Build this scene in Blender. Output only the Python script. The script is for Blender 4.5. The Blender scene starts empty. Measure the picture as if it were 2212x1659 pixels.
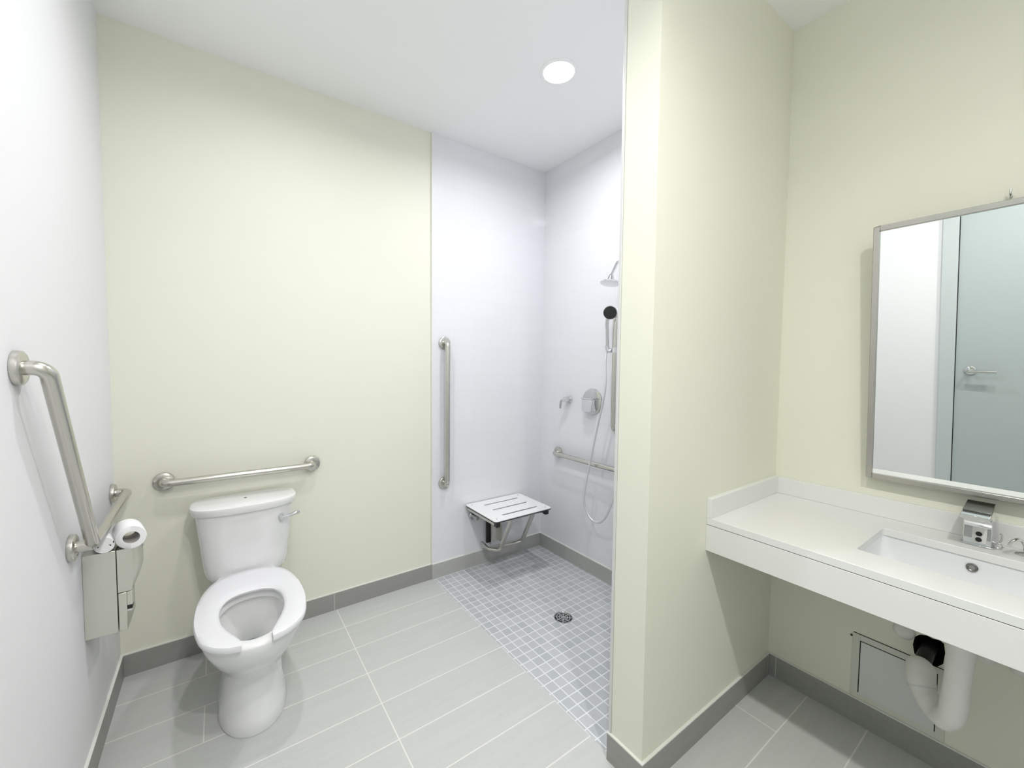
import bpy, bmesh, math, random
from mathutils import Vector, Matrix

# ------------------------------------------------------------------ camera, world, exposure
W = 2.376            # x of the right wall (shower controls, mirror); left wall is x = 0
H = 2.771            # ceiling height
YB, YF = -1.454, -1.577   # partition: shower face, vanity face
E_ = 1.466           # x of the partition's end face
XT = 1.467           # where the shower tile starts on the back wall
YEND = -2.95         # wall behind the camera
scene = bpy.context.scene
col = scene.collection
R = math.radians
PI = math.pi

F_PX, PX, PY = 882.62, 1082.98, 829.44
cam_d = bpy.data.cameras.new('camera')
cam = bpy.data.objects.new('camera', cam_d)
col.objects.link(cam)
cam_d.sensor_width = 36.0
cam_d.lens = F_PX / 2212.0 * 36.0
cam_d.shift_x = (1106.0 - PX) / 2212.0
cam_d.shift_y = (PY - 829.5) / 2212.0
cam_d.clip_start = 0.02
yaw, pitch, roll = 0.6080, -0.0494, 0.0088
fw = Vector((math.sin(yaw) * math.cos(pitch), math.cos(yaw) * math.cos(pitch), math.sin(pitch)))
rt = Vector((math.cos(yaw), -math.sin(yaw), 0))
up = rt.cross(fw)
r2 = rt * math.cos(roll) + up * math.sin(roll)
u2 = -rt * math.sin(roll) + up * math.cos(roll)
m = Matrix((r2, u2, -fw)).transposed().to_4x4()
m.translation = Vector((0.3687, -2.3431, 1.3767))
cam.matrix_world = m
scene.camera = cam

world = bpy.data.worlds.new('world')
scene.world = world
world.use_nodes = True
world.node_tree.nodes['Background'].inputs[0].default_value = (0.8, 0.85, 0.9, 1)
world.node_tree.nodes['Background'].inputs[1].default_value = 0.0
scene.view_settings.view_transform = 'Standard'
scene.view_settings.look = 'None'
scene.view_settings.exposure = 0.10
scene.view_settings.gamma = 1.0
scene.view_settings.use_curve_mapping = False
scene.cycles.max_bounces = 14
scene.cycles.diffuse_bounces = 10
scene.cycles.glossy_bounces = 6
scene.cycles.sample_clamp_indirect = 6.0
scene.cycles.caustics_reflective = False

# the ceiling lamps, the last an added fill: x, y, watts, colour, beam angle
LAMPS = [
    ((1.738, -0.833), 9.8, (1.0, 0.99, 1.035), 165),
    ((0.68, -0.90), 7.2, (1.0, 0.99, 1.04), 165),
    ((0.77, -2.06), 9.2, (1.01, 0.995, 0.965), 142),
    ((0.80, -2.72), 19.0, (1.01, 0.995, 0.965), 168),  # added unseen fill lamp, brightens the vanity side
]
LAMP_R = 0.072
LENS = 14.0

# ------------------------------------------------------------------ node helpers
class NT:
    def __init__(s, name):
        s.m = bpy.data.materials.new(name)
        s.m.use_nodes = True
        s.t = s.m.node_tree
        s.b = s.t.nodes['Principled BSDF']
    def n(s, kind, **kw):
        o = s.t.nodes.new(kind)
        for k, v in kw.items():
            setattr(o, k, v)
        return o
    def link(s, a, b):
        s.t.links.new(a, b)
    def math(s, op, a, b=None, c=None):
        o = s.n('ShaderNodeMath', operation=op)
        for i, v in enumerate((a, b, c)):
            if v is None:
                continue
            if isinstance(v, (int, float)):
                o.inputs[i].default_value = v
            else:
                s.link(v, o.inputs[i])
        return o.outputs[0]
    def xyz(s):
        tc = s.n('ShaderNodeTexCoord')
        sp = s.n('ShaderNodeSeparateXYZ')
        s.link(tc.outputs['Object'], sp.inputs[0])
        return tc.outputs['Object'], sp.outputs
    def vec(s, a, b, c):
        o = s.n('ShaderNodeCombineXYZ')
        for i, v in enumerate((a, b, c)):
            if isinstance(v, (int, float)):
                o.inputs[i].default_value = v
            else:
                s.link(v, o.inputs[i])
        return o.outputs[0]
    def noise(s, v, scale, detail=3, rough=0.5):
        o = s.n('ShaderNodeTexNoise')
        o.inputs['Scale'].default_value = scale
        o.inputs['Detail'].default_value = detail
        o.inputs['Roughness'].default_value = rough
        s.link(v, o.inputs['Vector'])
        return o.outputs[0]
    def white(s, v):
        o = s.n('ShaderNodeTexWhiteNoise')
        s.link(v, o.inputs['Vector'])
        return o.outputs['Value']
    def mix(s, f, a, b):
        o = s.n('ShaderNodeMix', data_type='RGBA')
        if isinstance(f, (int, float)):
            o.inputs[0].default_value = f
        else:
            s.link(f, o.inputs[0])
        for i, v in ((6, a), (7, b)):
            if isinstance(v, tuple):
                o.inputs[i].default_value = (*v, 1)
            else:
                s.link(v, o.inputs[i])
        return o.outputs[2]
    def bump(s, h, strength, dist=0.002):
        o = s.n('ShaderNodeBump')
        o.inputs['Strength'].default_value = strength
        o.inputs['Distance'].default_value = dist
        s.link(h, o.inputs['Height'])
        s.link(o.outputs[0], s.b.inputs['Normal'])
    def set(s, **kw):
        names = dict(color='Base Color', rough='Roughness', metal='Metallic', ior='IOR', coat='Coat Weight',
                     trans='Transmission Weight', spec='Specular IOR Level')
        for k, v in kw.items():
            i = s.b.inputs[names[k]]
            if isinstance(v, (int, float)):
                i.default_value = v
            elif isinstance(v, tuple):
                i.default_value = (*v, 1)
            else:
                s.link(v, i)
        return s

def edge_line(t, coord, pitch, phase, half):
    """1 on the joint lines of a grid along one coordinate, else 0."""
    v = t.math('DIVIDE', t.math('SUBTRACT', coord, phase), pitch)
    f = t.math('FRACT', v)
    d = t.math('MINIMUM', f, t.math('SUBTRACT', 1.0, f))
    return t.math('LESS_THAN', d, half / pitch), t.math('FLOOR', v)

def near(t, coord, at, half):
    return t.math('LESS_THAN', t.math('ABSOLUTE', t.math('SUBTRACT', coord, at)), half)

def paint(name, c, var=0.01):
    t = NT(name)
    v, _ = t.xyz()
    n = t.noise(v, 1.7, 3)
    t.set(color=t.mix(n, tuple(x * (1 - var) for x in c), tuple(min(1, x * (1 + var)) for x in c)), rough=0.55, spec=0.3)
    t.bump(t.noise(v, 260, 2), 0.08, 0.001)
    return t.m

def plain(name, c, rough=0.4, metal=0.0, nscale=30, var=0.03, bump=0.0, **kw):
    t = NT(name)
    v, _ = t.xyz()
    n = t.noise(v, nscale, 3)
    t.set(color=t.mix(n, tuple(x * (1 - var) for x in c), tuple(min(1, x * (1 + var)) for x in c)), rough=rough, metal=metal, **kw)
    if bump:
        t.bump(t.noise(v, nscale * 6, 3), bump, 0.002)
    return t.m

def brushed(name, c=(0.60, 0.59, 0.545), axis='x', rough=0.24):
    t = NT(name)
    v, s = t.xyz()
    k = {'x': (1, 70, 70), 'y': (70, 1, 70), 'z': (70, 70, 1)}[axis]
    q = t.vec(t.math('MULTIPLY', s[0], k[0]), t.math('MULTIPLY', s[1], k[1]), t.math('MULTIPLY', s[2], k[2]))
    n = t.noise(q, 1.0, 3)
    t.set(color=t.mix(n, tuple(x * 0.97 for x in c), tuple(x * 1.03 for x in c)), metal=1.0,
          rough=t.math('MULTIPLY_ADD', n, 0.05, rough - 0.02))
    return t.m

def floor_tile(name, a, b, grout):
    t = NT(name)
    v, s = t.xyz()
    yl, row = edge_line(t, s[1], 0.1925, 0.0, 0.0021)
    even = t.math('LESS_THAN', t.math('FRACT', t.math('MULTIPLY', t.math('ADD', row, 1000.0), 0.5)), 0.25)
    odd = t.math('SUBTRACT', 1.0, even)
    # rows count downwards from the back wall, so row -1 is the first one
    g = t.math('MAXIMUM', yl, near(t, s[0], 0.888, 0.0021))
    xj = t.math('MAXIMUM', t.math('MAXIMUM', near(t, s[0], 0.30, 0.0021), near(t, s[0], 2.07, 0.0021)), near(t, s[0], 1.478, 0.0021))
    g = t.math('MAXIMUM', g, t.math('MULTIPLY', xj, odd))
    q = t.vec(t.math('MULTIPLY', s[0], 2.2), t.math('MULTIPLY', s[1], 22), 0.0)
    n = t.noise(q, 1.6, 5, 0.6)
    n2 = t.noise(v, 55, 3)
    tile = t.mix(t.math('MULTIPLY_ADD', n2, 0.3, t.math('MULTIPLY', n, 0.75)), a, b)
    cell = t.white(t.vec(row, t.math('GREATER_THAN', s[0], 0.888), 0.0))
    tile = t.mix(t.math('MULTIPLY', cell, 0.18), tile, b)
    t.set(color=t.mix(g, tile, grout), rough=t.math('MULTIPLY_ADD', g, 0.4, 0.36), spec=0.4)
    t.bump(t.math('SUBTRACT', 1.0, g), 0.35, 0.0012)
    return t.m

def base_tile(name, axis, phase, a, b, grout, more=None):
    t = NT(name)
    v, s = t.xyz()
    u = s[axis]
    g = near(t, u, phase, 0.0018)
    for k in (more if more is not None else (-2, -1, 1, 2)):
        g = t.math('MAXIMUM', g, near(t, u, phase + 0.59 * k, 0.0018))
    q = t.vec(t.math('MULTIPLY', u, 6), t.math('MULTIPLY', s[2], 60), 0.0)
    n = t.noise(q, 1.5, 5, 0.6)
    n2 = t.noise(v, 60, 3)
    t.set(color=t.mix(g, t.mix(t.math('MULTIPLY_ADD', n2, 0.4, t.math('MULTIPLY', n, 0.6)), a, b), grout), rough=0.4, spec=0.4)
    return t.m

def mosaic(name, a, b, grout):
    t = NT(name)
    v, s = t.xyz()
    gx, cx = edge_line(t, s[0], 0.05, 1.49, 0.0024)
    gy, cy = edge_line(t, s[1], 0.05, -0.02, 0.0024)
    g = t.math('MAXIMUM', gx, gy)
    r = t.white(t.vec(cx, cy, 0.0))
    n = t.noise(v, 90, 3)
    tile = t.mix(t.math('MULTIPLY_ADD', r, 0.7, t.math('MULTIPLY', n, 0.3)), a, b)
    t.set(color=t.mix(g, tile, grout), rough=t.math('MULTIPLY_ADD', g, 0.4, 0.34), spec=0.4)
    t.bump(t.math('SUBTRACT', 1.0, g), 0.4, 0.0012)
    return t.m

def wall_tile(name, axis, phase, c, grout):
    t = NT(name)
    v, s = t.xyz()
    u = s[axis]
    gz, row = edge_line(t, s[2], 0.0984, 1.786, 0.0016)
    half = t.math('MULTIPLY', t.math('FRACT', t.math('MULTIPLY', t.math('ADD', row, 1000.0), 0.5)), 0.3048)
    gu, cu = edge_line(t, t.math('ADD', u, half), 0.3048, phase, 0.0016)
    g = t.math('MAXIMUM', gz, gu)
    r = t.white(t.vec(cu, row, 1.0))
    tile = t.mix(r, tuple(x * 0.985 for x in c), c)
    t.set(color=t.mix(g, tile, grout), rough=t.math('MULTIPLY_ADD', g, 0.5, 0.13), spec=0.5)
    wob = t.math('MULTIPLY', t.noise(v, 5.0, 1), 1.2)
    t.bump(t.math('ADD', t.math('SUBTRACT', 1.0, g), wob), 0.12, 0.0012)
    return t.m

# ------------------------------------------------------------------ materials
CREAM = (0.72, 0.725, 0.622)
M = {}
M['cream'] = paint('cream_paint', CREAM)
M['white_paint'] = paint('white_paint', (0.75, 0.752, 0.764))
M['ceiling'] = paint('ceiling_paint', (0.86, 0.865, 0.868))
M['floor'] = floor_tile('grey_plank_tile', (0.430, 0.439, 0.421), (0.550, 0.559, 0.546), (0.688, 0.688, 0.654))
M['mosaic'] = mosaic('grey_mosaic', (0.40, 0.42, 0.43), (0.50, 0.517, 0.527), (0.69, 0.705, 0.715))
BA, BB, BG = (0.25, 0.25, 0.233), (0.335, 0.335, 0.318), (0.490, 0.490, 0.465)
SA, SB = (0.36, 0.362, 0.345), (0.45, 0.452, 0.435)  # same baseboard tile, lightened to paint in the brighter light of the shower
M['base_x'] = base_tile('grey_base_tile_x', 0, XT, BA, BB, BG)
M['base_y'] = base_tile('grey_base_tile_y', 1, -0.31, BA, BB, BG)
M['base_sx'] = base_tile('lit_base_tile_x', 0, XT, SA, SB, BG)
M['base_sy'] = base_tile('lit_base_tile_y', 1, -0.31, SA, SB, BG)
M['base_px'] = base_tile('grey_base_tile_partition', 0, 2.355, BA, BB, BG, ())
M['base_ry'] = base_tile('grey_base_tile_right', 1, -1.612, BA, BB, BG, ())
M['caulk'] = plain('caulk', (0.688, 0.697, 0.654), 0.5)
M['tile_x'] = wall_tile('white_wall_tile_x', 0, XT, (0.735, 0.745, 0.765), (0.665, 0.675, 0.69))
M['tile_y'] = wall_tile('white_wall_tile_y', 1, 0.0, (0.735, 0.745, 0.765), (0.665, 0.675, 0.69))
M['porcelain'] = plain('white_porcelain', (0.740, 0.744, 0.740), 0.12, nscale=4, var=0.01, coat=0.5)
M['basin'] = plain('white_basin', (0.740, 0.752, 0.761), 0.12, nscale=4, var=0.01, coat=0.4)
M['seat'] = plain('white_seat_plastic', (0.722, 0.722, 0.744), 0.22, nscale=6, var=0.01)
M['quartz'] = plain('white_quartz', (0.714, 0.718, 0.705), 0.2, nscale=120, var=0.015)
M['apron'] = plain('white_laminate', (0.705, 0.709, 0.688), 0.35, nscale=5, var=0.01)
M['steel_x'] = brushed('brushed_steel_x', axis='x')
M['steel_y'] = brushed('brushed_steel_y', axis='y')
M['steel_z'] = brushed('brushed_steel_z', axis='z')
M['frame_steel'] = brushed('mirror_frame_steel', (0.47, 0.46, 0.42), 'z', 0.25)
M['panel_steel'] = brushed('dispenser_steel', (0.71, 0.71, 0.635), 'z', 0.42)
M['dark_chrome'] = plain('dark_chrome', (0.20, 0.20, 0.185), 0.2, 1.0, var=0.05)
M['chrome'] = plain('chrome', (0.72, 0.73, 0.74), 0.05, 1.0, var=0.01)
M['satin_chrome'] = plain('satin_chrome', (0.60, 0.61, 0.61), 0.16, 1.0, var=0.02)
M['hose'] = plain('hose_metal', (0.70, 0.71, 0.72), 0.3, 0.6, var=0.02)
M['black'] = plain('black_plastic', (0.012, 0.012, 0.012), 0.35)
M['black_face'] = plain('black_nozzle_face', (0.02, 0.02, 0.02), 0.5, nscale=300, var=0.6)
M['dark_core'] = plain('dark_phenolic_core', (0.03, 0.03, 0.035), 0.5)
M['phenolic'] = plain('white_phenolic', (0.774, 0.774, 0.774), 0.3, nscale=8, var=0.01)
M['cavity'] = plain('dark_cavity', (0.02, 0.015, 0.012), 0.9, nscale=60, var=0.8)
M['insul'] = plain('white_pipe_cover', (0.757, 0.757, 0.728), 0.8, nscale=25, var=0.03, bump=0.5)
M['panel'] = plain('pale_grey_panel', (0.619, 0.641, 0.628), 0.45, nscale=8, var=0.02)
M['panel_frame'] = plain('panel_frame_paint', (0.602, 0.611, 0.542), 0.45, nscale=8, var=0.02)
M['dark_line'] = plain('dark_gap', (0.02, 0.02, 0.018), 0.8)
M['door'] = paint('blue_grey_door_paint', (0.400, 0.448, 0.448))
M['door_frame'] = paint('blue_grey_frame_paint', (0.482, 0.525, 0.525))
M['paper'] = plain('toilet_paper', (0.82, 0.82, 0.825), 0.9, nscale=80, var=0.02, bump=0.15)
M['core'] = plain('cardboard_core', (0.50, 0.49, 0.47), 0.9)
M['rubber'] = plain('grey_trim', (0.602, 0.611, 0.602), 0.4)
t = NT('mirror_glass'); v, _ = t.xyz()
t.set(color=t.mix(t.noise(v, 3, 1), (0.90, 0.925, 0.915), (0.91, 0.93, 0.92)), metal=1.0, rough=0.0)
M['mirror'] = t.m
t = NT('water'); v, _ = t.xyz()
t.set(color=t.mix(t.noise(v, 3, 1), (0.8, 0.86, 0.88), (0.82, 0.87, 0.9)), rough=0.02, trans=0.9, ior=1.33)
M['water'] = t.m

def emitter(name, strength, c):
    t = NT(name)
    v, _ = t.xyz()
    e = t.n('ShaderNodeEmission')
    t.link(t.mix(t.noise(v, 3, 1), c, tuple(x * 0.99 for x in c)), e.inputs[0])
    e.inputs[1].default_value = strength
    t.link(e.outputs[0], t.t.nodes['Material Output'].inputs[0])
    return t.m

# ------------------------------------------------------------------ object helpers
def thing(name, label, cat, loc=(0, 0, 0), group=None, kind=None):
    o = bpy.data.objects.new(name, None)
    o.empty_display_size = 0.05
    col.objects.link(o)
    o.location = loc
    if label: o['label'] = label
    if cat: o['category'] = cat
    if group: o['group'] = group
    if kind: o['kind'] = kind
    return o

def world_loc(o):
    v = Vector((0, 0, 0))
    while o:
        v += o.location
        o = o.parent
    return v

def obj(name, bm, mats, parent=None, smooth=None, bevel=0.0, segs=2, local=False, label=None, subsurf=0):
    """link a bmesh built in world coordinates (or in the parent's when local) as one object"""
    if parent is not None and not local:
        bmesh.ops.translate(bm, verts=bm.verts, vec=-world_loc(parent))
    bmesh.ops.remove_doubles(bm, verts=bm.verts, dist=1e-6)
    bmesh.ops.recalc_face_normals(bm, faces=bm.faces)
    me = bpy.data.meshes.new(name)
    bm.to_mesh(me)
    bm.free()
    for mt in (mats if isinstance(mats, (list, tuple)) else [mats]):
        me.materials.append(mt)
    o = bpy.data.objects.new(name, me)
    col.objects.link(o)
    if parent is not None:
        o.parent = parent
    if bevel:
        b = o.modifiers.new('bevel', 'BEVEL')
        b.width = bevel; b.segments = segs; b.limit_method = 'ANGLE'; b.angle_limit = R(35)
    if subsurf:
        s = o.modifiers.new('sub', 'SUBSURF'); s.levels = subsurf; s.render_levels = subsurf
    if smooth is not None or bevel:
        ang = smooth if smooth is not None else 35
        for p in me.polygons:
            p.use_smooth = True
        if hasattr(me, 'set_sharp_from_angle'):
            me.set_sharp_from_angle(angle=R(ang))
    if label:
        o['label'] = label
    return o

def box(x0, x1, y0, y1, z0, z1, bm=None, mat=0):
    bm = bm or bmesh.new()
    v = [bm.verts.new((x, y, z)) for x in (x0, x1) for y in (y0, y1) for z in (z0, z1)]
    for f in ((0, 1, 3, 2), (4, 6, 7, 5), (0, 4, 5, 1), (2, 3, 7, 6), (0, 2, 6, 4), (1, 5, 7, 3)):
        bm.faces.new([v[i] for i in f]).material_index = mat
    return bm

def loft(rings, bm=None, cap0=True, cap1=True, mat=0, closed=True):
    bm = bm or bmesh.new()
    vs = [[bm.verts.new(p) for p in r] for r in rings]
    n = len(vs[0])
    for a, b in zip(vs, vs[1:]):
        for i in range(n if closed else n - 1):
            j = (i + 1) % n
            bm.faces.new((a[i], a[j], b[j], b[i])).material_index = mat
    if cap0: bm.faces.new(vs[0][::-1]).material_index = mat
    if cap1: bm.faces.new(vs[-1]).material_index = mat
    return bm

def basis(d):
    d = d.normalized()
    a = Vector((0, 0, 1)) if abs(d.z) < 0.9 else Vector((1, 0, 0))
    x = d.cross(a).normalized()
    return x, d.cross(x).normalized(), d

def lathe(profile, origin, axis, segs=40, bm=None, cap0=True, cap1=True, mat=0):
    """profile: (distance along axis, radius)"""
    o = Vector(origin); x, y, d = basis(Vector(axis))
    rings = []
    for h, r in profile:
        rings.append([o + d * h + x * (r * math.cos(2 * PI * i / segs)) + y * (r * math.sin(2 * PI * i / segs)) for i in range(segs)])
    return loft(rings, bm, cap0, cap1, mat)

def fillet(pts, rad, n=10):
    pts = [Vector(p) for p in pts]
    out = [pts[0]]
    for a, b, c in zip(pts, pts[1:], pts[2:]):
        u, v = (a - b).normalized(), (c - b).normalized()
        ang = u.angle(v)
        if ang > PI - 0.02:
            out.append(b); continue
        t = min(rad / math.tan(ang / 2), (a - b).length * 0.49, (c - b).length * 0.49)
        p0, p1 = b + u * t, b + v * t
        rr = t * math.tan(ang / 2)
        ctr = b + (u + v).normalized() * (rr / math.sin(ang / 2))
        s, e = p0 - ctr, p1 - ctr
        tot = s.angle(e)
        for i in range(n + 1):
            k = i / n
            out.append(ctr + (s * math.sin((1 - k) * tot) + e * math.sin(k * tot)) / math.sin(tot))
    out.append(pts[-1])
    return out

def catmull(pts, n=10):
    P = [Vector(p) for p in pts]
    P = [P[0] * 2 - P[1]] + P + [P[-1] * 2 - P[-2]]
    out = []
    for i in range(1, len(P) - 2):
        a, b, c, d = P[i - 1:i + 3]
        for k in range(n):
            t = k / n
            out.append(0.5 * ((2 * b) + (c - a) * t + (2 * a - 5 * b + 4 * c - d) * t * t + (3 * b - a - 3 * c + d) * t ** 3))
    out.append(P[-2])
    return out

def tube(path, r, segs=20, bm=None, mat=0, squash=None):
    path = [Vector(p) for p in path]
    rings = []
    nrm = None
    for i, p in enumerate(path):
        d = (path[min(i + 1, len(path) - 1)] - path[max(i - 1, 0)]).normalized()
        if nrm is None:
            nrm = basis(d)[0]
        nrm = (nrm - d * nrm.dot(d)).normalized()
        b = d.cross(nrm)
        rr = r(i / (len(path) - 1)) if callable(r) else r
        rings.append([p + nrm * (rr * math.cos(2 * PI * k / segs)) + b * (rr * math.sin(2 * PI * k / segs)) for k in range(segs)])
    return loft(rings, bm, True, True, mat)

def plate(poly, y0, y1, ax=1, bm=None, mat=0):
    """extrude a polygon given in the two other axes along axis ax from y0 to y1"""
    def P(a, b, w):
        return {0: (w, a, b), 1: (a, w, b), 2: (a, b, w)}[ax]
    return loft([[P(a, b, y0) for a, b in poly], [P(a, b, y1) for a, b in poly]], bm, mat=mat)

def super_ring(cx, hw, yf, yb, ym, z, nf=2.0, nb=2.6, n=64):
    out = []
    for i in range(n):
        a = 2 * PI * i / n
        c, s = math.cos(a), math.sin(a)
        e = nb if s > 0 else nf
        x = cx + hw * math.copysign(abs(c) ** (2 / e), c)
        y = ym + ((yb - ym) if s > 0 else (ym - yf)) * math.copysign(abs(s) ** (2 / e), s)
        out.append((x, y, z))
    return out

def rrect(cx, cy, hx, hy, r, z, n=6):
    out = []
    for sx, sy, a0 in ((1, 1, 0), (-1, 1, 90), (-1, -1, 180), (1, -1, 270)):
        for i in range(n + 1):
            a = R(a0 + 90 * i / n)
            out.append((cx + sx * (hx - r) + r * math.cos(a), cy + sy * (hy - r) + r * math.sin(a), z))
    return out

def struct(name, bm, mats, **kw):
    o = obj(name, bm, mats, **kw)
    o['kind'] = 'structure'
    return o

# ------------------------------------------------------------------ the room
T = 0.12
# floor: plank tile everywhere, mosaic in the shower
struct('floor', box(-T, 1.478, YEND - T, 0, -0.08, 0, box(1.478, W + T, YEND - T, YF + 0.02, -0.08, 0)), M['floor'])
struct('floor_shower', box(1.478, W + T, YF + 0.02, 0, -0.08, 0), M['mosaic'])
struct('ceiling', box(-T, W + T, YEND - T, T, H, H + 0.1), M['ceiling'])
struct('wall_back', box(-T, W + T, 0, T, -0.08, H), M['cream'])
struct('wall_left', box(-T, 0, YEND - T, 0, -0.08, H), M['white_paint'])
struct('wall_front', box(0, W, YEND - T, YEND, -0.08, H), M['white_paint'])
# shower tiles: a thin tiled layer on the back wall and on the right wall
struct('wall_shower_back', box(XT, W, -0.009, 0, 0, H), M['tile_x'])
struct('trim_1', box(XT - 0.004, XT + 0.003, -0.011, 0, 0.1, H), M['caulk'])

# right wall, with the ragged pipe hole under the vanity
bm = bmesh.new()
hole = [(-2.035, .365), (-2.030, .395), (-2.034, .425), (-2.046, .440), (-2.062, .446), (-2.078, .443), (-2.094, .447),
        (-2.104, .440), (-2.108, .41), (-2.105, .37), (-2.092, .352), (-2.07, .349), (-2.05, .353)]
outer = [(0.0, -0.08), (0.0, H), (YEND, H), (YEND, -0.08)]
for loop in (outer, hole):
    vs = [bm.verts.new((W, y, z)) for y, z in loop]
    for i in range(len(vs)):
        bm.edges.new((vs[i], vs[(i + 1) % len(vs)]))
    if loop is hole:
        back = [bm.verts.new((W + 0.09, y, z)) for y, z in loop]
        for i in range(len(vs)):
            j = (i + 1) % len(vs)
            bm.faces.new((vs[i], vs[j], back[j], back[i])).material_index = 1
        bm.faces.new(back).material_index = 1
bmesh.ops.triangle_fill(bm, use_beauty=True, use_dissolve=False, edges=[e for e in bm.edges if all(abs(v.co.x - W) < 1e-5 for v in e.verts)])
for f in bm.faces:
    if all(abs(v.co.x - W) < 1e-5 for v in f.verts):
        f.material_index = 0
me = bpy.data.meshes.new('wall_right'); bm.to_mesh(me); bm.free()
me.materials.append(M['cream']); me.materials.append(M['cavity'])
wr = bpy.data.objects.new('wall_right', me); col.objects.link(wr); wr['kind'] = 'structure'
struct('wall_shower_right', box(W - 0.009, W, YB, -0.009, 0, H), M['tile_y'])

# partition between shower and vanity
struct('wall_partition', box(E_, W, YF, YB, 0, H), M['cream'])
struct('wall_shower_front', box(E_ + 0.002, W - 0.009, YB, YB + 0.009, 0, H), M['tile_x'])
struct('trim_2', box(E_ - 0.004, E_ + 0.006, YB + 0.001, YB + 0.011, 0.1, H), M['rubber'], bevel=0.001)

# baseboards, each with a caulk bead on top
HB = 0.0995; BT = 0.009
def baseboard(name, x0, x1, y0, y1, mat):
    bm = box(x0, x1, y0, y1, 0, HB - 0.004)
    box(x0, x1, y0, y1, HB - 0.004, HB, bm, 1)
    return struct(name, bm, [mat, M['caulk']])
baseboard('baseboard_back', 0, XT, -BT, 0, M['base_x'])
baseboard('baseboard_shower', XT, W - 0.009, -BT - 0.009, -0.009, M['base_sx'])
baseboard('baseboard_left', 0, BT, -1.72, -BT, M['base_y'])
baseboard('baseboard_shower_right', W - 0.009 - BT, W - 0.009, YB + 0.009, -BT - 0.009, M['base_sy'])
baseboard('baseboard_end', E_ - BT, E_, YF - BT, YB + 0.012, M['base_ry'])
baseboard('baseboard_partition', E_, W - BT, YF - BT, YF, M['base_px'])
baseboard('baseboard_right', W - BT, W, YEND, YF, M['base_ry'])

# the door seen in the mirror
dr = thing('door_1', None, None, (0, -1.78, 0), kind='structure')
DY0, DY1, DH = -2.70, -1.80, 2.13
bm = box(0, 0.02, -1.80, -1.725, 0, DH + 0.055)
box(0, 0.02, DY0 - 0.055, DY0, 0, DH + 0.055, bm)
box(0, 0.02, DY0, DY1, DH, DH + 0.055, bm)
obj('door_frame', bm, M['door_frame'], dr, bevel=0.002)
obj('door_leaf', box(0, 0.008, DY0 + 0.004, DY1 - 0.005, 0.008, DH - 0.004), M['door'], dr)
obj('door_gap', box(0, 0.003, DY1 - 0.006, DY1, 0.0, DH), M['dark_line'], dr)
ly, lz = -1.875, 1.035
hnd = obj('door_handle', lathe([(0, .028), (.006, .028), (.009, .024), (.012, .012), (.05, .011)], (0.008, ly, lz), (1, 0, 0)), M['satin_chrome'], dr, smooth=35)
obj('lever', tube(fillet([(0.045, ly, lz), (0.058, ly, lz), (0.058, ly - .12, lz - .004)], 0.01), .0085), M['satin_chrome'], hnd, smooth=40)

# ------------------------------------------------------------------ ceiling lamps
LBL = ['round recessed ceiling light over the shower, glowing white',
       'round recessed ceiling light above the floor in front of the toilet',
       'round recessed ceiling light between the door and the sink',
       'added unseen fill light in the ceiling behind the camera, at the far end from the shower']
for i, ((x, y), s, c, sp_) in enumerate(LAMPS):
    l = thing('ceiling_light', LBL[i], 'ceiling light', (x, y, H), group='round recessed ceiling lights')
    rr = LAMP_R
    obj('trim_ring', lathe([(0, rr + .018), (.003, rr + .018), (.006, rr + .012), (.005, rr + .002), (.0, rr + .001)], (x, y, H), (0, 0, -1), cap0=False, cap1=False), M['ceiling'], l, smooth=40)
    obj('lens', lathe([(0, rr), (.004, rr), (.007, rr * .6), (.008, .001)], (x, y, H), (0, 0, -1)), emitter('lamp_lens', LENS, c), l, smooth=40)
    ld = bpy.data.lights.new('lamp_beam', 'AREA')
    ld.shape = 'DISK'; ld.size = 0.075; ld.energy = s; ld.color = c; ld.spread = R(sp_)
    lo = bpy.data.objects.new('lamp_beam', ld); col.objects.link(lo)
    lo.parent = l; lo.location = (0, 0, -.010)

# ------------------------------------------------------------------ grab bars
def grab_bar(name, label, path, flanges, mat, r=0.016, rad=0.045, joint=None):
    """flanges: list of (point on wall, outward normal)"""
    g = thing(name, label, 'grab bar', flanges[0][0], group=None)
    b = obj('bar', tube(fillet(path, rad), r, 24), mat, g, smooth=50)
    if joint:
        obj('joint_stub', tube(joint, r, 24), mat, g, smooth=50)
    for p, n in flanges:
        obj('flange', lathe([(0, .039), (.004, .0395), (.012, .038), (.0145, .034), (.0155, .020), (.0155, .016)], p, n, cap1=True), mat, g, smooth=30)
    return g
o = 0.054
z = 0.838
grab_bar('grab_bar', 'brushed steel horizontal grab bar on the wall above the toilet tank',
         [(0.163, 0, z), (0.163, -o, z), (0.773, -o, z), (0.773, 0, z)], [((0.163, 0, z), (0, -1, 0)), ((0.773, 0, z), (0, -1, 0))], M['steel_x'], rad=0.035)
grab_bar('grab_bar', 'tall vertical steel grab bar at the edge of the white shower tile',
         [(1.55, -.009, 1.505), (1.55, -o - .005, 1.505), (1.55, -o - .005, .612), (1.55, -.009, .612)],
         [((1.55, -.009, 1.505), (0, -1, 0)), ((1.55, -.009, .612), (0, -1, 0))], M['steel_z'])
xs = W - 0.009
grab_bar('grab_bar', 'horizontal steel grab bar below the shower controls, crossed by the hose',
         [(xs, -.20, .748), (xs - o, -.20, .748), (xs - o, -1.11, .748), (xs, -1.11, .748)],
         [((xs, -.20, .748), (-1, 0, 0)), ((xs, -1.11, .748), (-1, 0, 0))], M['steel_y'])
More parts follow.
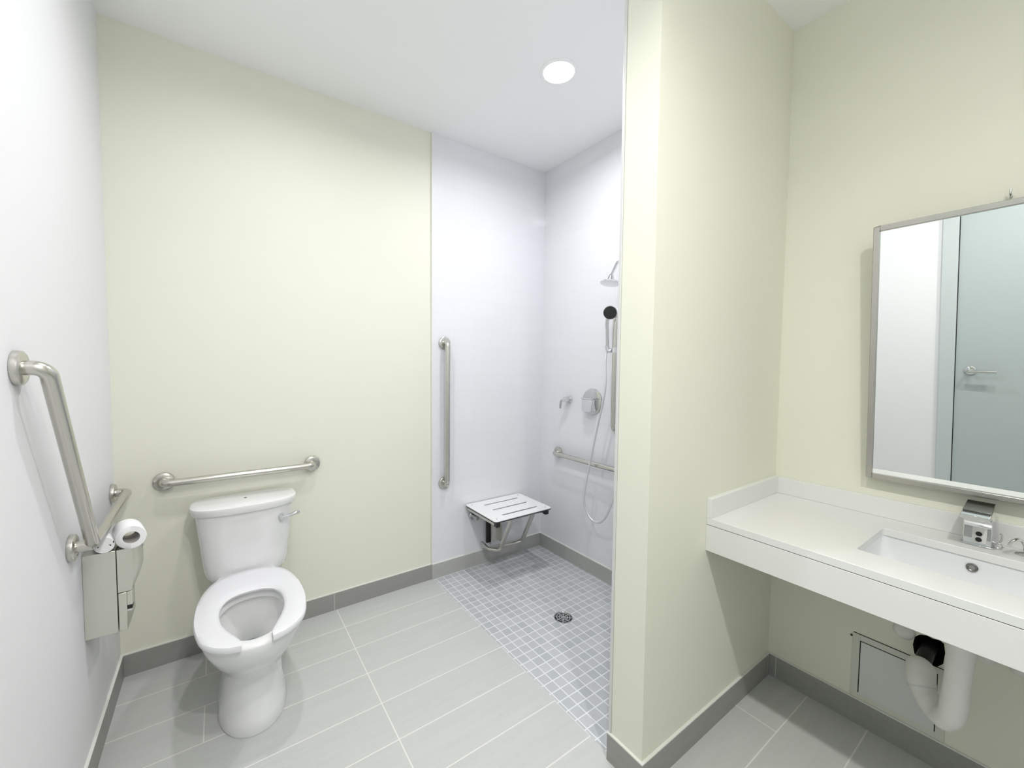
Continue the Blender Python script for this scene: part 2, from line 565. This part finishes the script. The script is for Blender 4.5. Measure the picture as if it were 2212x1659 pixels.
vb = grab_bar('grab_bar', 'vertical steel bar beside the shower valve, carrying the hand shower',
         [(xs, -.728, 1.66), (xs - o, -.728, 1.66), (xs - o, -.728, .985), (xs, -.728, .985)],
         [((xs, -.728, 1.66), (-1, 0, 0)), ((xs, -.728, .985), (-1, 0, 0))], M['steel_z'], r=0.0155)
# the bent bar on the left wall: a level leg and a raised leg meeting at a middle flange
A, Bc, C = (.0005, -.068, .828), (.0005, -.649, .821), (.0005, -.981, 1.358)
q = 0.05
gb = grab_bar('grab_bar', 'bent steel grab bar with a raised arm on the white wall beside the toilet',
              [(.001, -.068, .828), (q, -.068, .828), (q, -.649, .821), (q, -.981, 1.358), (.001, -.981, 1.358)],
              [(A, (1, 0, 0)), (Bc, (1, 0, 0)), (C, (1, 0, 0))], M['steel_y'], r=0.0165, rad=0.035, joint=[(.001, -.649, .821), (q, -.649, .821)])

# ------------------------------------------------------------------ toilet
TX = 0.462
tl = thing('toilet', 'white floor-standing toilet with a tank and an open-front seat', 'toilet', (TX, -.4, 0))
outer = [(0.0, .118, -.650, -.17, -.45), (.008, .121, -.654, -.17, -.45), (.05, .113, -.644, -.17, -.45), (.10, .106, -.632, -.165, -.45), (.15, .103, -.624, -.16, -.45),
         (.19, .105, -.626, -.15, -.45), (.225, .114, -.645, -.13, -.46), (.26, .130, -.680, -.11, -.47), (.30, .150, -.722, -.09, -.48),
         (.34, .165, -.752, -.07, -.49), (.38, .174, -.772, -.06, -.50), (.408, .177, -.778, -.055, -.50), (.416, .175, -.775, -.058, -.50), (.419, .168, -.766, -.065, -.50)]
inner = [(.419, .116, -.738, -.372, -.53), (.414, .111, -.730, -.380, -.53), (.388, .110, -.728, -.384, -.53), (.384, .122, -.738, -.366, -.53), (.36, .120, -.732, -.362, -.53),
         (.31, .102, -.700, -.360, -.52), (.27, .078, -.650, -.360, -.49), (.235, .055, -.570, -.358, -.45), (.20, .042, -.50, -.356, -.42), (.15, .034, -.47, -.36, -.41)]
rings = [super_ring(TX, hw, yf, yb - (.05 if zz > .25 else 0), ym, zz, 2.15, 2.6 if zz < .2 else 2.05) for zz, hw, yf, yb, ym in outer] + \
        [super_ring(TX, hw, yf, yb, ym, zz, 2.1, 2.3) for zz, hw, yf, yb, ym in inner]
bm = loft(rings, cap0=True, cap1=True)
bowl = obj('bowl', bm, M['porcelain'], tl, smooth=60)
obj('bowl_outlet', lathe([(0, .030), (.002, .030)], (TX + .004, -.42, .1515), (0, 0, 1)), M['cavity'], bowl)
obj('water', loft([super_ring(TX, .040, -.497, -.353, -.42, .196, 2.1, 2.3), super_ring(TX, .041, -.499, -.352, -.42, .197, 2.1, 2.3)]), M['water'], bowl)
# tank
def tring(zz, hw, yf, yb, hwb=None):
    return super_ring(TX + .004, hw, yf, yb, (yf + yb) / 2, zz, 3.4, 6.0)
tk = [(.384, .105, -.165, -.075), (.387, .125, -.182, -.065), (.396, .145, -.192, -.055), (.415, .158, -.197, -.045), (.45, .166, -.200, -.038), (.55, .176, -.208, -.034), (.66, .187, -.217, -.03), (.704, .191, -.220, -.03)]
tank = obj('tank', loft([tring(*a) for a in tk]), M['porcelain'], tl, smooth=50)
obj('tank_neck', loft([super_ring(TX, .095, -.20, -.075, -.14, zz, 2.6, 3) for zz in (.40, .386)]), M['porcelain'], tank, smooth=40)
lk = [(.704, .197, -.226, -.028), (.706, .203, -.232, -.024), (.728, .210, -.239, -.020), (.737, .208, -.237, -.022), (.741, .200, -.228, -.030)]
lid = obj('tank_lid', loft([super_ring(TX + .004, hw, yf, yb, (yf + yb) / 2, zz, 2.7, 4.5) for zz, hw, yf, yb in lk]), M['porcelain'], tl, smooth=50)
obj('button_hole', lathe([(0, .006), (.0015, .006)], (TX + .003, -.118, .7405), (0, 0, 1), 16), M['dark_core'], lid, label='small dark spot on the tank lid')
lv = obj('flush_lever', lathe([(0, .013), (.008, .013), (.012, .011), (.018, .008), (.028, .008)], (.603, -.205, .652), (0, -1, 0), 24), M['chrome'], tl, smooth=40, label='chrome flush lever')
obj('lever_arm', tube(catmull([(.603, -.228, .652), (.63, -.232, .658), (.655, -.232, .664), (.675, -.228, .668)], 5), lambda k: .007 + .003 * k, 14), M['chrome'], lv, smooth=50)
# open-front seat
oh = [(.046, -.790), (.085, -.779), (.13, -.745), (.162, -.69), (.180, -.60), (.1835, -.52), (.176, -.42), (.156, -.33), (.122, -.262), (.070, -.224), (0, -.214)]
ih = [(.046, -.752), (.050, -.735), (.066, -.695), (.086, -.65), (.100, -.60), (.105, -.54), (.099, -.485), (.080, -.44), (.05, -.418), (.025, -.411), (0, -.409)]
def resample(pts, n):
    c = catmull([(a, b, 0) for a, b in pts], 16)
    L = [0]
    for a, b in zip(c, c[1:]): L.append(L[-1] + (b - a).length)
    out = []
    for i in range(n):
        s = L[-1] * i / (n - 1)
        k = max(j for j in range(len(L)) if L[j] <= s + 1e-9)
        k = min(k, len(L) - 2)
        f = (s - L[k]) / (L[k + 1] - L[k])
        out.append(c[k].lerp(c[k + 1], f))
    return out
N = 40
O, I = resample(oh, N), resample(ih, N)
def mirror_full(P):
    return [(TX + p.x, p.y) for p in P] + [(TX - p.x, p.y) for p in P[:-1][::-1]]
O, I = mirror_full(O), mirror_full(I)
rings = []
for (ox, oy), (ix, iy) in zip(O, I):
    a, b = Vector((ox, oy)), Vector((ix, iy))
    d = b - a
    sec = []
    for f, zz in ((.015, .4215), (0, .426), (.0, .435), (.04, .4405), (.2, .4425), (.5, .443), (.8, .441), (.95, .437), (1, .431), (.985, .423), (.9, .4205), (.1, .4205)):
        p = a + d * f
        sec.append((p.x, p.y, zz))
    rings.append(sec)
obj('seat', loft(rings), M['seat'], tl, smooth=50, bevel=0.0)

# ------------------------------------------------------------------ paper dispenser and rolls
dsp = thing('paper_dispenser', 'stainless steel toilet paper dispenser on the white wall below the bent grab bar', 'dispenser', (0, -.45, .47))
Y0, Y1 = -.532, -.377
obj('housing', box(0, .080, Y0, Y1, .470, .748), M['panel_steel'], dsp, bevel=.0015)
def dring(zz, base, bulge, n=14):
    pts = [(.0825, Y1, zz), (.0825, Y0, zz)]
    for i in range(n + 1):
        k = i / n
        pts.append((base + bulge * (math.sin(PI * k) ** .6 if 0 < k < 1 else 0), Y0 + (Y1 - Y0) * k, zz))
    return pts
cov = obj('cover', loft([dring(.748, .121, .014), dring(.70, .122, .017), dring(.66, .122, .016), dring(.625, .120, .008), dring(.607, .118, .002), dring(.603, .115, .0)]), M['panel_steel'], dsp, smooth=40)
obj('lower_strip', box(.0825, .104, Y0, Y1, .470, .60), M['panel_steel'], dsp, bevel=.002)
lt = obj('latch', box(.104, .118, Y0 + .002, Y0 + .03, .553, .60), M['panel_steel'], dsp, bevel=.001)
obj('latch_slot', box(.104, .117, Y0 + .002, Y0 + .03, .540, .553), M['black'], lt, label='black slot under the latch')
obj('latch_tip', box(.104, .116, Y0 + .002, Y0 + .03, .533, .540), M['chrome'], lt)
obj('lock', lathe([(0, .006), (.004, .006), (.005, .004)], (.138, -.45, .725), (1, 0, 0), 16), M['chrome'], cov)

def ring_of(fn, n=48):
    return [fn(2 * PI * i / n) for i in range(n)]
def roll(name, label, cx, cz, y0, y1, fo, fi, tilt=0.0):
    t = thing(name, label, 'toilet paper', (cx, (y0 + y1) / 2, cz), group='toilet paper rolls on the dispenser')
    def place(f, y, grow=0):
        return ring_of(lambda a: (cx + f(a)[0] * (1 + grow) + tilt * (y - y0), y, cz + f(a)[1] * (1 + grow)))
    bm = loft([place(fi, y1 - .001), place(fo, y1 - .001, -.04), place(fo, y1 - .004), place(fo, y0 + .004), place(fo, y0 + .001, -.04), place(fi, y0 + .0005)], cap0=False, cap1=False)
    obj('paper', bm, M['paper'], t, smooth=60)
    obj('core', loft([place(fi, y0 + .0005), place(fi, y1 - .001)], cap0=False, cap1=False), M['core'], t, smooth=60, label='cardboard core')
    return t
rA = .040
roll('toilet_paper', 'white toilet paper roll with a round grey core, on the dispenser', .1225, .748 + .0395, -.545, -.455,
     lambda a: (rA * math.cos(a), .039 * math.sin(a)), lambda a: (.022 * math.cos(a), .020 * math.sin(a)), -.24)
def tri(a):
    r = .013 / max(math.cos(((a - PI / 2 + PI) % (2 * PI / 3)) - PI / 3), .3) * .62
    return (r * math.cos(a) * 1.35, -1.2 * r * math.sin(a) - .002)
roll('toilet_paper', 'squashed nearly empty toilet paper roll with a crushed core, on the dispenser', .0555, .748 + .0265, -.54, -.435,
     lambda a: (.026 * math.cos(a), .0262 * math.sin(a)), tri, -.24)

# ------------------------------------------------------------------ folding shower seat
ss = thing('folding_shower_seat', 'white slotted fold-down shower seat hung on the shower wall', 'shower seat', (1.93, -.009, .2))
X0, X1, SY0, SY1, SZ = 1.702, 2.150, -.378, -.018, .440
def rr_poly(x0, x1, y0, y1, r, n=6):
    return [(a, b) for a, b, _ in rrect((x0 + x1) / 2, (y0 + y1) / 2, (x1 - x0) / 2, (y1 - y0) / 2, r, 0, n)]
def slotted(z0, z1, grow=0.0):
    bm = bmesh.new()
    loops = [rr_poly(X0 - grow, X1 + grow, SY0 - grow, SY1 + grow, .02 + grow)]
    for sy in (-.096, -.200, -.305):
        loops.append(rr_poly(1.80, 2.082, sy - .0075, sy + .0075, .0074))
    for zz in (z0, z1):
        es = []
        for lp in loops:
            vs = [bm.verts.new((a, b, zz)) for a, b in lp]
            es += [bm.edges.new((vs[i], vs[(i + 1) % len(vs)])) for i in range(len(vs))]
        bmesh.ops.triangle_fill(bm, use_beauty=True, edges=es)
    for lp in loops:
        a = [bm.verts.new((p, q_, z0)) for p, q_ in lp]
        b = [bm.verts.new((p, q_, z1)) for p, q_ in lp]
        for i in range(len(lp)):
            j = (i + 1) % len(lp)
            bm.faces.new((a[i], a[j], b[j], b[i]))
    return bm
top = obj('seat_panel', slotted(SZ - .004, SZ), M['phenolic'], ss)
obj('panel_core', slotted(SZ - .0105, SZ - .004, .0008), M['dark_core'], top, label='dark edge of the seat panel')
for sx in (1.735, 2.118):
    for sy in (-.05, -.345):
        obj('screw', lathe([(0, .005), (.001, .005), (.0015, .003)], (sx, sy, SZ), (0, 0, 1), 12), M['satin_chrome'], top)
fz0, fz1 = SZ - .037, SZ - .0105
for sx in (1.728, 2.112):
    obj('side_rail', box(sx - .0125, sx + .0125, -.345, -.03, fz0, fz1), M['steel_y'], ss, bevel=.002)
    obj('corner_cap', box(sx - .0145, sx + .0145, -.372, -.345, fz0 - .003, fz1), M['black'], ss, bevel=.002)
obj('front_rail', box(1.7405, 2.0995, -.345, -.322, fz0 + .004, fz1), M['steel_x'], ss, bevel=.002)
for sx in (1.765, 2.10):
    b_ = obj('wall_post', tube([(sx, -.009, .352), (sx, -.075, .352)], .013, 18), M['satin_chrome'], ss, smooth=40)
    obj('post_flange', lathe([(0, .028), (.008, .028), (.012, .024), (.012, .013)], (sx, -.009, .352), (0, -1, 0), 28), M['satin_chrome'], b_, smooth=35)
br = obj('wall_bracket', box(1.886, 1.892, -.06, -.018, .135, .40, box(1.893, 1.975, -.022, -.0185, .135, .40, box(1.972, 1.978, -.06, -.018, .135, .40))), M['steel_z'], ss, bevel=.001)
obj('bracket_shadow_strip', box(1.868, 1.884, -.035, -.018, .145, .39), M['black'], br, label='dark strip standing in for the shaded gap beside the bracket')  # black box paints the shade in the gap
for sx, tgt in ((1.872, 1.835), (2.045, None)):
    bm = loft([[(sx - w, y, zz) for w, y, zz in ((-.012, y0 - d, z0), (.012, y0 - d, z0), (.012, y0 + d, z0), (-.012, y0 + d, z0))]
               for y0, z0, d in ((-.315, fz0 + .006, .010), (-.195, .175, .010))])
    obj('support_arm', bm, M['steel_z'], ss, bevel=.0015)
    if tgt: obj('foot_tube', tube(fillet([(sx, -.195, .19), (sx, -.185, .150), (tgt - .01, -.11, .145), (tgt, -.020, .150)], .03), .0115, 14), M['steel_y'], ss, smooth=50)
obj('cross_tube', tube(catmull([(1.88, -.19, .175), (1.93, -.175, .168), (1.99, -.175, .166), (2.04, -.19, .175)], 6), .0105, 14), M['steel_x'], ss, smooth=50)

# ------------------------------------------------------------------ shower fittings
sh = thing('overhead_shower', 'chrome shower head with a wide flat disc on a curved wall arm', 'shower head', (xs, -.752, 1.99))
obj('wall_flange', lathe([(0, .03), (.005, .029), (.008, .012)], (xs, -.752, 1.985), (-1, 0, 0), 28), M['chrome'], sh, smooth=35)
obj('arm', tube(fillet([(xs, -.752, 1.985), (xs - .075, -.752, 1.975), (xs - .13, -.752, 1.885)], .03), .0085, 16), M['chrome'], sh, smooth=50)
ax = Vector((-.20, 0, -1)).normalized()
hp = Vector((xs - .128, -.752, 1.893))
obj('neck', lathe([(0, .010), (.006, .013), (.012, .016), (.03, .018), (.038, .021)], hp, ax, 28), M['satin_chrome'], sh, smooth=40)
obj('disc', lathe([(0, .018), (.004, .034), (.012, .052), (.017, .056), (.022, .055), (.023, .050), (.0225, .001)], hp + ax * .032, ax, 40), M['chrome'], sh, smooth=40)

hs = thing('hand_shower', 'chrome hand shower with a black spray face, clipped to the vertical bar', 'hand shower', (2.27, -.71, 1.5))
hc = Vector((2.235, -.752, 1.676))
fa = Vector((-.72, -.55, -.28)).normalized()
obj('head', lathe([(0, .014), (.004, .028), (.012, .038), (.022, .040), (.026, .038)], hc - fa * .026, fa, 36), M['chrome'], hs, smooth=40)
obj('spray_face', lathe([(0, .0375), (.0035, .036), (.004, .030), (.0035, .010), (.004, .001)], hc, fa, 36), M['black_face'], hs, smooth=30, label='black spray face')
obj('handle', tube(catmull([hc - fa * .016 + Vector((.0, .016, -.022)), (2.256, -.712, 1.62), (2.272, -.702, 1.57), (2.284, -.694, 1.51), (2.288, -.688, 1.475)], 8), lambda k: .0115 - .002 * k, 16), M['chrome'], hs, smooth=50)
hd = thing('shower_bracket', 'small chrome slide clamp that holds the hand shower to the vertical bar', 'bracket', (2.313, -.728, 1.468))
obj('clamp', lathe([(0, .019), (.03, .019), (.032, .017)], (2.313, -.728, 1.448), (0, 0, 1), 28), M['chrome'], hd, smooth=35)
obj('cradle', tube(catmull([(2.300, -.712, 1.462), (2.292, -.698, 1.46), (2.288, -.692, 1.474), (2.285, -.690, 1.492)], 6), .0125, 16), M['chrome'], hd, smooth=50)
sh_h = obj('shower_hose', tube(catmull([(2.289, -.684, 1.455), (2.275, -.690, 1.38), (2.268, -.702, 1.26), (2.27, -.680, 1.14), (2.272, -.648, 1.026), (2.268, -.592, .77), (2.272, -.545, .56),
                                        (2.275, -.552, .47), (2.278, -.592, .412), (2.282, -.648, .400), (2.276, -.702, .435), (2.270, -.752, .52), (2.272, -.80, .68), (2.285, -.85, .95), (2.35, -.87, 1.09)], 10), .0062, 12), M['hose'], smooth=60)
sh_h['label'] = 'long flexible metal shower hose hanging in a loop below the controls'; sh_h['category'] = 'hose'
hel = thing('hose_outlet', 'round chrome wall outlet where the shower hose joins the tiled wall', 'outlet', (xs, -.87, 1.10))
obj('outlet_flange', lathe([(0, .028), (.006, .027), (.01, .012), (.025, .011)], (xs, -.87, 1.10), (-1, 0, 0), 28), M['chrome'], hel, smooth=35)

dv = thing('diverter_valve', 'small chrome diverter knob with a lever on the shower tile', 'valve', (xs, -.30, 1.136))
obj('rosette', lathe([(0, .026), (.006, .026), (.010, .022)], (xs, -.30, 1.136), (-1, 0, 0), 32), M['chrome'], dv, smooth=35)
kn = obj('knob', lathe([(0, .017), (.004, .019), (.032, .019), (.046, .018), (.05, .014)], (xs - .008, -.30, 1.136), (-1, 0, 0), 28), M['chrome'], dv, smooth=35)
obj('lever', tube(catmull([(xs - .045, -.292, 1.136), (xs - .05, -.270, 1.125), (xs - .052, -.265, 1.10), (xs - .052, -.262, 1.072)], 6), .008, 12), M['satin_chrome'], kn, smooth=50)

vv = thing('shower_valve', 'chrome shower mixer with a large round plate and a block lever handle', 'valve', (xs, -.51, 1.136))
obj('plate', lathe([(0, .084), (.003, .085), (.006, .083), (.009, .075), (.010, .03)], (xs, -.51, 1.136), (-1, 0, 0), 56), M['satin_chrome'], vv, smooth=30)
bm = loft([[(xs - dx, -.51 + sy * hw, 1.136 + sz) for sy, sz in ((-1, .018), (1, .018), (1, -.055), (.6, -.066), (-.6, -.066), (-1, -.055))] for dx, hw in ((.008, .047), (.03, .046), (.055, .042))])
hb_ = obj('handle', bm, M['chrome'], vv, bevel=.003)
obj('handle_top', box(xs - .062, xs - .012, -.556, -.464, 1.154, 1.162), M['chrome'], hb_, bevel=.002)

# floor drain
fd = thing('floor_drain', 'round metal floor drain grate in the grey shower mosaic', 'drain', (1.888, -.77, 0))
obj('drain_ring', lathe([(0, .052), (.0025, .052), (.003, .048), (.001, .046)], (1.888, -.77, 0), (0, 0, 1), 40, cap1=False), M['satin_chrome'], fd, smooth=30)
dg = obj('drain_recess', lathe([(.0003, .0475), (.0008, .0475)], (1.888, -.77, 0), (0, 0, 1), 40), M['cavity'], fd)
bm = bmesh.new()
for r0, r1 in ((.0, .013), (.020, .026), (.033, .039)):
    prof = [(.0009, r0 + .0001), (.0028, r0 + .0001), (.0028, r1), (.0009, r1)]
    lathe(prof, (1.888, -.77, 0), (0, 0, 1), 32, bm, False, False)
for k in range(8):
    a = PI / 4 * k
    c, s = math.cos(a), math.sin(a)
    vs = [Vector((1.888 + c * r_ - s * w_, -.77 + s * r_ + c * w_, 0)) for r_, w_ in ((.012, -.003), (.047, -.003), (.047, .003), (.012, .003))]
    loft([[(v.x, v.y, .0009) for v in vs], [(v.x, v.y, .0026) for v in vs]], bm)
obj('grate', bm, M['satin_chrome'], fd)

# ------------------------------------------------------------------ vanity
VX = 1.811
ct = thing('vanity_counter', 'long white wall-hung counter with splash edges below the mirror', 'counter', (VX, -2.2, .8))
sx0, sx1, sy0, sy1 = 1.942, 2.228, -2.372, -1.966
def slab_hole(x0, x1, y0, y1, hx0, hx1, hy0, hy1, z0, z1, r=.012):
    bm = bmesh.new()
    loops = [[(x0, y0), (x1, y0), (x1, y1), (x0, y1)], rr_poly(hx0, hx1, hy0, hy1, r, 4)]
    for zz in (z0, z1):
        es = []
        for lp in loops:
            vs = [bm.verts.new((a, b, zz)) for a, b in lp]
            es += [bm.edges.new((vs[i], vs[(i + 1) % len(vs)])) for i in range(len(vs))]
        bmesh.ops.triangle_fill(bm, use_beauty=True, edges=es)
    for lp in loops:
        a = [bm.verts.new((p, q_, z0)) for p, q_ in lp]; b = [bm.verts.new((p, q_, z1)) for p, q_ in lp]
        for i in range(len(lp)):
            j = (i + 1) % len(lp)
            bm.faces.new((a[i], a[j], b[j], b[i]))
    return bm
obj('counter_slab', slab_hole(VX, W, YEND, YF, sx0, sx1, sy0, sy1, .8035, .828), M['quartz'], ct, bevel=.0015)
obj('backsplash', box(W - .018, W, YEND, YF, .828, .897), M['quartz'], ct, bevel=.0015)
obj('side_splash', box(VX, W - .018, YF - .018, YF, .828, .900), M['quartz'], ct, bevel=.0015)
bm = box(VX, VX + .019, YEND, YF, .708, .802)
obj('apron', bm, M['apron'], ct, bevel=.001)
obj('seam_line', box(VX + .002, VX + .016, YEND, YF, .8018, .8037), M['dark_line'], ct, label='thin dark seam under the slab')

sk = thing('sink', 'white rectangular undermount sink set in the counter', 'sink', (2.085, sy0 / 2 + sy1 / 2, .68))
cx_, cy_ = (sx0 + sx1) / 2, (sy0 + sy1) / 2
hx_, hy_ = (sx1 - sx0) / 2, (sy1 - sy0) / 2
bs = [(.8033, .004, .02), (.790, .003, .02), (.78, .004, .03), (.72, -.002, .04), (.695, -.018, .045), (.684, -.045, .05), (.681, -.09, .04)]
rings = [rrect(cx_, cy_, hx_ + g, hy_ + g, r_, zz, 6) for zz, g, r_ in bs]
out_ = [rrect(cx_, cy_, hx_ + g + .012, hy_ + g + .012, r_ + .01, zz - .012, 6) for zz, g, r_ in bs][::-1]
rings = [out_[i] for i in range(len(out_))] + [rrect(cx_, cy_, hx_ + .03, hy_ + .03, .03, .8033, 6)] + rings
obj('basin', loft(rings), M['basin'], sk, smooth=60)
xo = sx1 + .0015
ov = obj('overflow', lathe([(0, .0125), (.002, .0125), (.003, .010), (.001, .007)], (xo, -2.168, .7745), (-1, 0, .12), 28), M['dark_chrome'], sk, smooth=30, label='small round metal overflow ring')
obj('overflow_hole', lathe([(.0012, .0068), (.0016, .0068)], (xo, -2.168, .7745), (-1, 0, .12), 20), M['satin_chrome'], ov)
obj('sink_drain', lathe([(0, .024), (.002, .024), (.003, .02), (.002, .008)], (cx_, -2.168, .682), (0, 0, 1), 28), M['satin_chrome'], sk, smooth=30)

# faucet
fy0, fy1 = -2.198, -2.139
fc = thing('faucet', 'square chrome sensor faucet with an overhanging flat spout, behind the sink', 'faucet', (2.31, -2.168, .828))
prof = [(2.338, .829), (2.338, .930), (2.330, .949), (2.312, .951), (2.215, .935), (2.205, .925), (2.255, .926), (2.272, .918), (2.284, .900), (2.288, .875), (2.288, .829)]
obj('body', plate(prof, fy0, fy1), M['chrome'], fc, bevel=.002)
obj('top_plate', plate([(2.334, .9535), (2.334, .957), (2.243, .9445), (2.243, .940)], fy0 + .001, fy1 - .001), M['dark_chrome'], fc, bevel=.0008)  # dark metal colour stands in for a dark reflection on the chrome top
se = obj('pale_panel', box(2.2862, 2.288, -2.188, -2.158, .838, .897), M['apron'], fc, bevel=.0006, label='pale panel on the faucet front')  # pale flat panel behind the black eyes
for zz in (.866, .848):
    obj('sensor_eye', lathe([(0, .0068), (.002, .0068)], (2.2865, -2.172, zz), (-1, 0, 0), 20), M['black'], se, label='black sensor eye')
obj('base_flange', box(2.280, 2.346, fy0 - .004, fy1 + .004, .8283, .832), M['satin_chrome'], fc, bevel=.001)
lvf = obj('side_lever', tube(catmull([(2.31, fy0, .845), (2.31, fy0 - .010, .843), (2.308, fy0 - .016, .852), (2.306, fy0 - .018, .868), (2.304, fy0 - .015, .876)], 6), .0022, 10), M['satin_chrome'], fc, smooth=50)
obj('lever_ring', tube([(2.305, fy0 - .012 + .008 * math.cos(a), .838 + .008 * math.sin(a)) for a in [2 * PI * i / 24 for i in range(24)]], .0017, 8), M['satin_chrome'], lvf, smooth=50)

sp = thing('deck_spout', 'small chrome curved spout on a round base, beside the faucet', 'spout', (2.31, -2.262, .828))
obj('spout_base', lathe([(0, .020), (.003, .021), (.006, .019), (.010, .010)], (2.31, -2.262, .8283), (0, 0, 1), 28), M['chrome'], sp, smooth=35)
obj('spout_neck', tube(catmull([(2.31, -2.262, .834), (2.312, -2.260, .852), (2.305, -2.254, .868), (2.285, -2.246, .875), (2.262, -2.238, .870), (2.250, -2.234, .860)], 6), .0052, 12), M['chrome'], sp, smooth=50)

# mirror, leaning out from its hook
mr = thing('mirror', 'tall steel-framed mirror leaning slightly forward on the wall above the counter', 'mirror', (W - .024, -1.888, .972))
mr.rotation_euler = (0, R(-4.0), 0)
MWd, MH = .61, .897
fwid, dep = .017, .020
bm = box(-dep, .002, -fwid, 0, 0, MH)
box(-dep, .002, -MWd, -MWd + fwid, 0, MH, bm)
box(-dep, .002, -MWd + fwid, -fwid, MH - fwid, MH, bm)
box(-dep, .002, -MWd + fwid, -fwid, 0, fwid, bm)
obj('mirror_frame', bm, M['frame_steel'], mr, local=True, bevel=.002)
obj('mirror_glass', box(-.012, -.006, -MWd + fwid - .003, -fwid + .003, fwid - .003, MH - fwid + .003), M['mirror'], mr, local=True)
obj('back_board', box(-.006, .0, -MWd + fwid, -fwid, fwid, MH - fwid), M['apron'], mr, local=True)
hk = obj('mirror_hook', tube(catmull([(W, -2.183, 1.902), (W - .018, -2.183, 1.899), (W - .026, -2.183, 1.905), (W - .026, -2.183, 1.918)], 5), .0028, 10), M['satin_chrome'], smooth=50)
hk['label'] = 'tiny metal hook on the wall just above the mirror frame'; hk['category'] = 'hook'

# ------------------------------------------------------------------ under the counter
pn = thing('access_panel', 'square pale access panel low on the wall behind the drain pipe', 'access panel', (W, -1.99, .22))
py0, py1, pz0, pz1 = -2.118, -1.866, .1, .350
bm = box(W - .003, W, py1 - .022, py1, pz0, pz1)
box(W - .003, W, py0, py0 + .022, pz0, pz1, bm)
box(W - .003, W, py0 + .022, py1 - .022, pz1 - .022, pz1, bm)
box(W - .003, W, py0 + .022, py1 - .022, pz0, pz0 + .022, bm)
obj('panel_frame', bm, M['panel_frame'], pn, bevel=.0006)
obj('panel_gap', box(W - .0012, W, py0 + .022, py1 - .022, pz0 + .022, pz1 - .022), M['dark_line'], pn)
obj('panel_door', box(W - .003, W - .0012, py0 + .025, py1 - .0255, pz0 + .022, pz1 - .0255), M['panel'], pn)
obj('top_gap', box(W - .0025, W, py0, py1 - .002, pz1, pz1 + .0022), M['dark_line'], pn)
obj('screw', lathe([(0, .004), (.002, .004), (.003, .002)], (W, py1 + .004, .335), (-1, 0, 0), 12), M['black'], pn, label='black screw at the panel corner')

tp = thing('drain_trap', 'white padded drain trap curving under the sink into the wall', 'pipe', (2.15, -2.155, .5))
path = catmull([(2.318, -2.064, .368), (2.298, -2.064, .362), (2.278, -2.069, .335), (2.262, -2.080, .308), (2.235, -2.103, .290), (2.20, -2.128, .288), (2.172, -2.145, .310),
                (2.160, -2.156, .345), (2.155, -2.162, .45), (2.15, -2.166, .58), (2.148, -2.168, .672)], 8)
ow = obj('pipe_cover', tube(path, lambda k: (.024 + .013 * min(1, k * 14) - .007 * min(1, max(0, k - .12) * 2.5)) + .0012 * math.sin(k * 37), 24), M['insul'], tp, smooth=60)
d1 = (path[22] - path[20]).normalized()
obj('strap', lathe([(-.0015, .0375), (.0015, .0375)], path[21], d1, 28, cap0=False, cap1=False), M['panel'], ow, label='thin grey strap')
obj('wall_pipe', tube(catmull([(W + .07, -2.07, .405), (W - .01, -2.068, .395), (2.335, -2.065, .380), (2.316, -2.064, .366)], 6), .021, 20), M['black'], tp, smooth=60, label='dark pipe leaving the hole in the wall')
LB2 = ['round white cap on the wall between the access panel and the counter', 'round white cap on the wall just behind the counter edge, beside the drain pipe', 'round white cap on the wall, furthest along past the drain pipe']
for i, (y, zz, rr) in enumerate(((-2.006, .433, .029), (-2.196, .452, .024), (-2.268, .458, .028))):
    k = obj('pipe_cap', lathe([(0, rr), (.006, rr), (.012, rr * .9), (.020, rr * .55), (.022, .002)], (W, y, zz), (-1, 0, 0), 32), M['insul'], smooth=50)
    k['label'] = LB2[i]; k['category'] = 'pipe cap'; k['group'] = 'white pipe caps under the counter'
